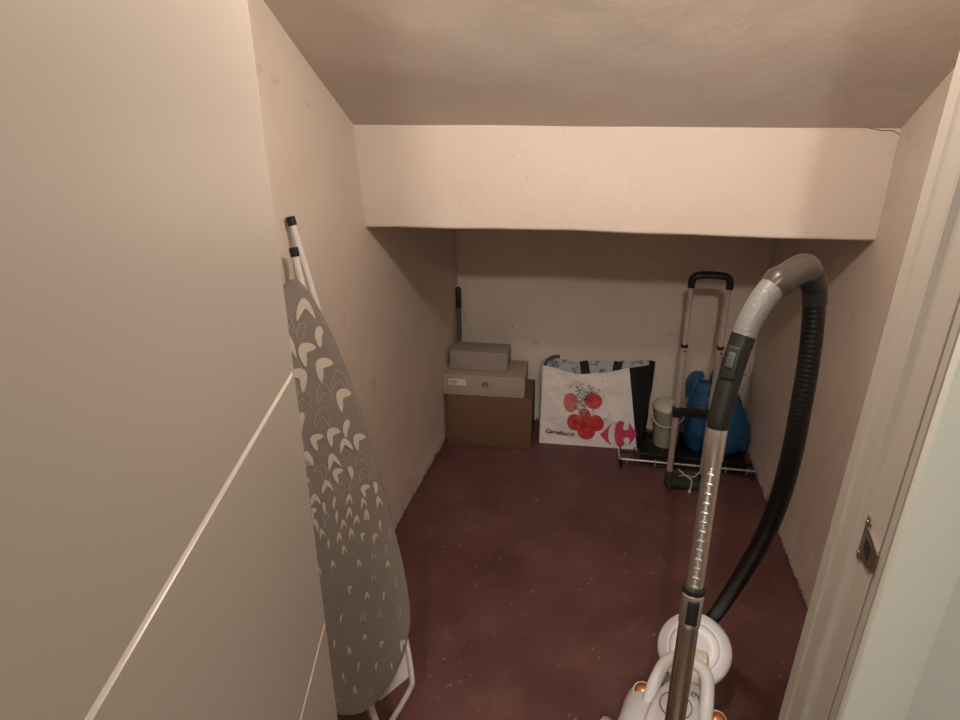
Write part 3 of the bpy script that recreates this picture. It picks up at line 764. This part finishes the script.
# console: raised tapering hump in the middle, rises toward the rear
bm = bmesh.new(); rings = []
for y, w, z0, z1 in [(-.25, .035, .13, .17), (-.23, .050, .12, .205), (-.16, .060, .12, .232), (-.08, .056, .12, .232), (-.02, .048, .11, .218), (.015, .042, .10, .203), (.028, .034, .10, .180)]:
    rings.append([vp(x*w, y, z) for x, z in [(-1, z0), (-1, z1-.014), (-.94, z1-.005), (-.82, z1), (-.4, z1+.002), (0, z1+.003), (.4, z1+.002), (.82, z1), (.94, z1-.005), (1, z1-.014), (1, z0)]])
loft(bm, rings); con = finish(bm, 'console', M_WHITEP, r)
bm = bmesh.new(); bx(bm, vp(0, .045, .135), (.10, .05, .09), rotM(vr, vf), .012, 3); finish(bm, 'handle_recess', M_SHADEP, r)
# dial on the console
cn = V((0, 0, 1)); dy = -.072; dz = .2355
Mx = rotM(vr, vf)
bm = bmesh.new(); bmo = [vp(.036*cos(2*pi*k/40), dy+.036*sin(2*pi*k/40), dz+.001) for k in range(41)]
tube(bm, bmo, .0010, 6, cap=False); ring_ = finish(bm, 'dial_ring', M_INK, r, con)
bm = bmesh.new(); lathe(bm, [(.014, 0), (.016, .002), (.016, .004), (.013, .007), (0, .008)], vp(.004, dy, dz), 28, Mx); finish(bm, 'power_button', M_COPPER, r, con)
text('EN', .0165, vp(.0235, -.024, .2300), vp(1, 0, 0)-vp(0, 0, 0), vp(0, 1, .14)-vp(0, 0, 0), M_INK, r, con, 'lettering', offset=.0003)
# copper foot buttons in round seats
for s in (-1, 1):
    c = vp(s*.090, -.008, .170); tM = rotM(vr, vf) @ Matrix.Rotation(radians(s*10), 3, 'Y') @ Matrix.Rotation(radians(12), 3, 'X')
    bm = bmesh.new(); lathe(bm, [(.023, -.020), (.023, .000), (.0222, .0018), (.0208, .0020), (.019, .0010), (0, .0010)], c, 36, tM); seat = finish(bm, 'button_seat', M_WHITEP, r)
    bm = bmesh.new(); lathe(bm, [(.0190, .001), (.0186, .004), (.0155, .0085), (.0095, .0112), (.004, .0122), (0, .0124)], c, 36, tM); finish(bm, 'button', M_COPPER, r, seat)
# U-shaped carrying handle
bm = bmesh.new()
up_ = catmull([vp(-.066, -.08, .170), vp(-.065, -.04, .195), vp(-.061, -.005, .215), (vp(-.052, .036, .232)), vp(-.034, .058, .240), vp(0, .066, .243), vp(.034, .058, .240), vp(.052, .036, .232), vp(.061, -.005, .215), vp(.065, -.04, .195), vp(.066, -.08, .170)], 6)
tube(bm, up_, .0142, prof=[(cos(2*pi*k/20)*.85, sin(2*pi*k/20)*1.1) for k in range(20)]); finish(bm, 'carry_handle', M_WHITEP, r)
# round swivel cover over the hose inlet, tilted to the rear
dc = vp(.0, .178, .178); tilt = radians(32)
dM = rotM(vr, vf) @ Matrix.Rotation(tilt, 3, 'X')
bm = bmesh.new(); lathe(bm, [(.060, -.046), (.082, -.040), (.090, -.030), (.0940, -.018), (.0950, -.006), (.0938, .001), (.0905, .0045), (.085, .0060), (.066, .0085), (.064, .0080), (.062, .0055), (.060, .0050), (.03, .0075), (0, .0085)], dc, 64, dM)
disc = finish(bm, 'swivel_cover', M_WHITEP, r)
bm = bmesh.new()
def dp(x, y, z): return dc+dM @ V((x, y, z))
rings = []
for y, w, h in ((-.085, .030, .020), (-.03, .028, .034), (-.005, .024, .034), (.008, .018, .024), (.011, .014, .010)):
    rings.append([dp(.018+x*w, y-.012, z*h) for x, z in [(-1, .2), (-.95, .8), (-.75, 1), (.75, 1), (.95, .8), (1, .2)]])
loft(bm, rings); finish(bm, 'swivel_latch', M_IVORY, r, disc)
# wheels
for s in (-1, 1):
    bm = bmesh.new(); lathe(bm, [(.0, -.014), (.070, -.014), (.078, -.010), (.080, 0), (.078, .010), (.05, .014), (.02, .018), (0, .019)], vp(s*.148, -.15, .080), 44, rotM(vf, (0, 0, 1)) if s < 0 else rotM((0, 0, 1), vf)); finish(bm, 'wheel', M_SHADEP, r)
bm = bmesh.new(); lathe(bm, [(.0, -.012), (.020, -.012), (.024, -.006), (.024, .006), (.020, .012), (0, .012)], vp(0, .125, .024), 24, rotM(vf, (0, 0, 1))); finish(bm, 'caster', M_BLACKP, r)
# hose: ribbed, from the handle down and round under the swivel cover
hp = [(.574, 1.090, 1.250), (.582, 1.078, 1.196), (.582, 1.062, 1.108), (.576, 1.046, 1.017), (.574, 1.041, .927), (.578, 1.060, .815), (.588, 1.112, .680), (.606, 1.208, .505), (.623, 1.300, .345), (.640, 1.384, .212), (.640, 1.425, .145), (.615, 1.430, .105), (.585, 1.400, .090)]
H0 = catmull(hp, 10)
ln = [0]
for a, b in zip(H0, H0[1:]): ln.append(ln[-1]+(b-a).length)
step = .0022; n_ = int(ln[-1]/step); pts = []; j = 0
for i in range(n_+1):
    d = ln[-1]*i/n_
    while j < len(ln)-2 and ln[j+1] < d: j += 1
    pts.append(H0[j].lerp(H0[j+1], (d-ln[j])/(ln[j+1]-ln[j])))
bm = bmesh.new(); tube(bm, pts, [.0184+.0005*(1, 0)[i % 4 < 2] for i in range(len(pts))], 18); finish(bm, 'hose', M_BLACKR, r)
bm = bmesh.new(); tube(bm, [pts[-18], pts[-8], pts[-1], V((.556, 1.360, .090))], [.022, .024, .026, .026], 20); finish(bm, 'hose_cuff', M_GREYP, r)
# wand: the telescopic tube
G, E = V((.402, .974, 1.027)), V((.355, .855, .476)); wd = (E-G).normalized()
FLR = G+wd*((G.z-.085)/-wd.z); MID = G+wd*.305
side = V((.92, -.38, 0)); side = (side-wd*side.dot(wd)).normalized(); fr = side.cross(wd); fr = fr if fr.y < 0 else -fr
bm = bmesh.new(); tube(bm, [G-wd*.001, G, G+wd*.060, G+wd*.062, MID+wd*.08], [.0165, .0165, .0163, .0150, .0150], 32); inner = finish(bm, 'inner_tube', M_CHROME, r)
bm = bmesh.new()
for k in range(13):
    c = G+wd*(.085+.0172*k)+fr*.0130
    bx(bm, c, (.0125, .0065, .0036), rotM(side, fr), .0010)
finish(bm, 'ratchet_notch', mat('bright_steel', (.9, .88, .86), .18, 1), r, inner)
bm = bmesh.new(); bx(bm, G+wd*.185+fr*.0133, (.0034, .0046, .225), rotM(side, fr), .0006); finish(bm, 'guide_strip', mat('steel_strip', (.75, .78, .85), .25, .6), r, inner)
bm = bmesh.new(); tube(bm, [MID-wd*.008, MID-wd*.006, MID+wd*.003, MID+wd*.005], [.0172, .0198, .0198, .0180], 32); finish(bm, 'collar_ring', M_BLACKP, r)
bm = bmesh.new(); tube(bm, [MID+wd*.004, MID+wd*.006, MID+wd*.062, MID+wd*.066], [.0172, .0190, .0190, .0180], 32); col = finish(bm, 'collar', M_CHROME, r)
bm = bmesh.new(); bx(bm, MID+wd*.035+fr*.0150+side*.003, (.020, .012, .046), rotM(side, fr), .003); finish(bm, 'slide_button', M_BLACKP, r, col)
bm = bmesh.new(); tube(bm, [MID+wd*.060, MID+wd*.064, FLR], [.0170, .0178, .0178], 32); finish(bm, 'outer_tube', M_DKTUBE, r)
# floor nozzle
nz = FLR; nf = V((wd.x, wd.y, 0)).normalized(); ns = V((nf.y, -nf.x, 0))
bm = bmesh.new(); tube(bm, catmull([FLR-wd*.02, FLR+wd*.015, V((nz.x, nz.y, .045))+nf*.02, V((nz.x, nz.y, .032))+nf*.05], 5), .021, 20); finish(bm, 'nozzle_neck', M_GREYP, r)
bm = bmesh.new(); bx(bm, V((nz.x, nz.y, .021))+nf*.065, (.25, .085, .040), rotM(ns, nf), .012, 3); finish(bm, 'floor_nozzle', M_GREYP, r)
# bent grip
gp = [(.402, .976, 1.031), (.417, .995, 1.091), (.435, 1.015, 1.150), (.455, 1.029, 1.202), (.486, 1.043, 1.246), (.516, 1.053, 1.264), (.541, 1.063, 1.273), (.557, 1.069, 1.266)]
GP = catmull(gp, 8)
def seg(a, b): return GP[a:b+1]
def rr(lst, n):
    out = []
    for i in range(n):
        x = i/(n-1)*(len(lst)-1); k = min(int(x), len(lst)-2); out.append(lst[k]+(lst[k+1]-lst[k])*(x-k))
    return out
s_ = seg(0, 19); s_[0] = G-wd*(-.004)
bm = bmesh.new(); tube(bm, [V(G)+wd*.006, V(G)+wd*.004]+s_[1:], [.0165, .0178]+rr([.0182, .0190, .0202], len(s_)-1), 32); grip = finish(bm, 'grip', M_GREYP, r)
bm = bmesh.new(); s_ = seg(19, 33); tube(bm, s_, rr([.0196, .0204, .0212, .0214], len(s_)), 32); finish(bm, 'grip_panel', M_LTGREY, r)
bm = bmesh.new(); s_ = seg(32, 56)
tube(bm, s_, rr([.0220, .0262, .0238, .0238, .0244, .0250, .0250, .0244, .0225], len(s_)), 36); sw = finish(bm, 'swivel_elbow', M_TAUPE, r)
bm = bmesh.new(); e1 = GP[-1]; e0 = GP[-8]; ed = (V((.582, 1.078, 1.196))-e1).normalized()
tube(bm, catmull([GP[-6], e1+V((.004, .003, -.008)), V((.577, 1.082, 1.235)), V((.582, 1.079, 1.205))], 5), rr([.0230, .0236, .0212, .0198], 16), 30); finish(bm, 'hose_connector', M_BLACKP, r)
# button on the grip
bp_ = GP[11]; bd = (GP[14]-GP[8]).normalized(); cam = V((0, 0, 1.55)); bn = (cam-bp_).normalized(); bn = (bn-bd*bn.dot(bd)).normalized(); bs = bd.cross(bn)
bn = (bn-bs*.30*(1 if bs.x > 0 else -1)).normalized()
bm = bmesh.new(); bx(bm, bp_+bn*.0158+bd*.012, (.026, .012, .060), rotM(bn.cross(bd), bn), .0055, 3); hs = finish(bm, 'switch_housing', M_GREYP, r, grip)
bm = bmesh.new(); bx(bm, bp_+bn*.0218+bd*.016, (.014, .006, .028), rotM(bn.cross(bd), bn), .0029, 3); finish(bm, 'switch', mat('grey_green_button', (.04, .046, .038), .5), r, hs)
bp2 = GP[6]
bm = bmesh.new(); 
for k in range(3): bx(bm, bp2+bn*.0186+bs*(-.005+.005*k)*(-1), (.0034, .0012, .006), rotM(bn.cross(bd), bn), .0004)
finish(bm, 'grip_mark', M_BLACKP, r, grip)

# ------------------------------------------------------------------ light: a hall ceiling lamp and a bulb inside the closet
def lamp(name, loc, power, col, size):
    l = bpy.data.lights.new(name, 'AREA'); l.shape = 'DISK'; l.size = size; l.energy = power; l.color = col
    o = bpy.data.objects.new(name, l); COL.objects.link(o); o.location = loc; return o
def bulb(name, loc, power, col, rad):
    l = bpy.data.lights.new(name, 'POINT'); l.shadow_soft_size = rad; l.energy = power; l.color = col
    o = bpy.data.objects.new(name, l); COL.objects.link(o); o.location = loc; return o
bulb('hall_lamp', (-.22, -1.05, 2.40), 56, (1, .91, .81), .05)
bulb('closet_lamp', (.20, .86, 1.93), 16, (1, .85, .74), .04)
w = bpy.data.worlds.new('world'); S.world = w; w.use_nodes = True
w.node_tree.nodes['Background'].inputs[0].default_value = (.05, .045, .04, 1); w.node_tree.nodes['Background'].inputs[1].default_value = .3

# ------------------------------------------------------------------ camera
cd = bpy.data.cameras.new('camera'); cd.sensor_width = 36; cd.lens = 650/960*36; cd.clip_start = .02
co = bpy.data.objects.new('camera', cd); COL.objects.link(co)
Pm = radians(22.4); Rr = radians(.4)
X = V((1, 0, 0)); Y = V((0, sin(Pm), cos(Pm))); Z = V((0, -cos(Pm), sin(Pm)))
# roll about the view axis: image right and image up
Xr = X*cos(Rr)-Y*sin(Rr); Yr = Y*cos(Rr)+X*sin(Rr)
m = Matrix((Xr, Yr, Z)).transposed().to_4x4(); m.translation = V((0, 0, 1.55)); co.matrix_world = m
S.camera = co
S.view_settings.view_transform = 'Standard'; S.view_settings.look = 'None'; S.view_settings.gamma = 1
S.view_settings.exposure = 0.5
try: S.view_settings.use_curve_mapping = False
except Exception: pass
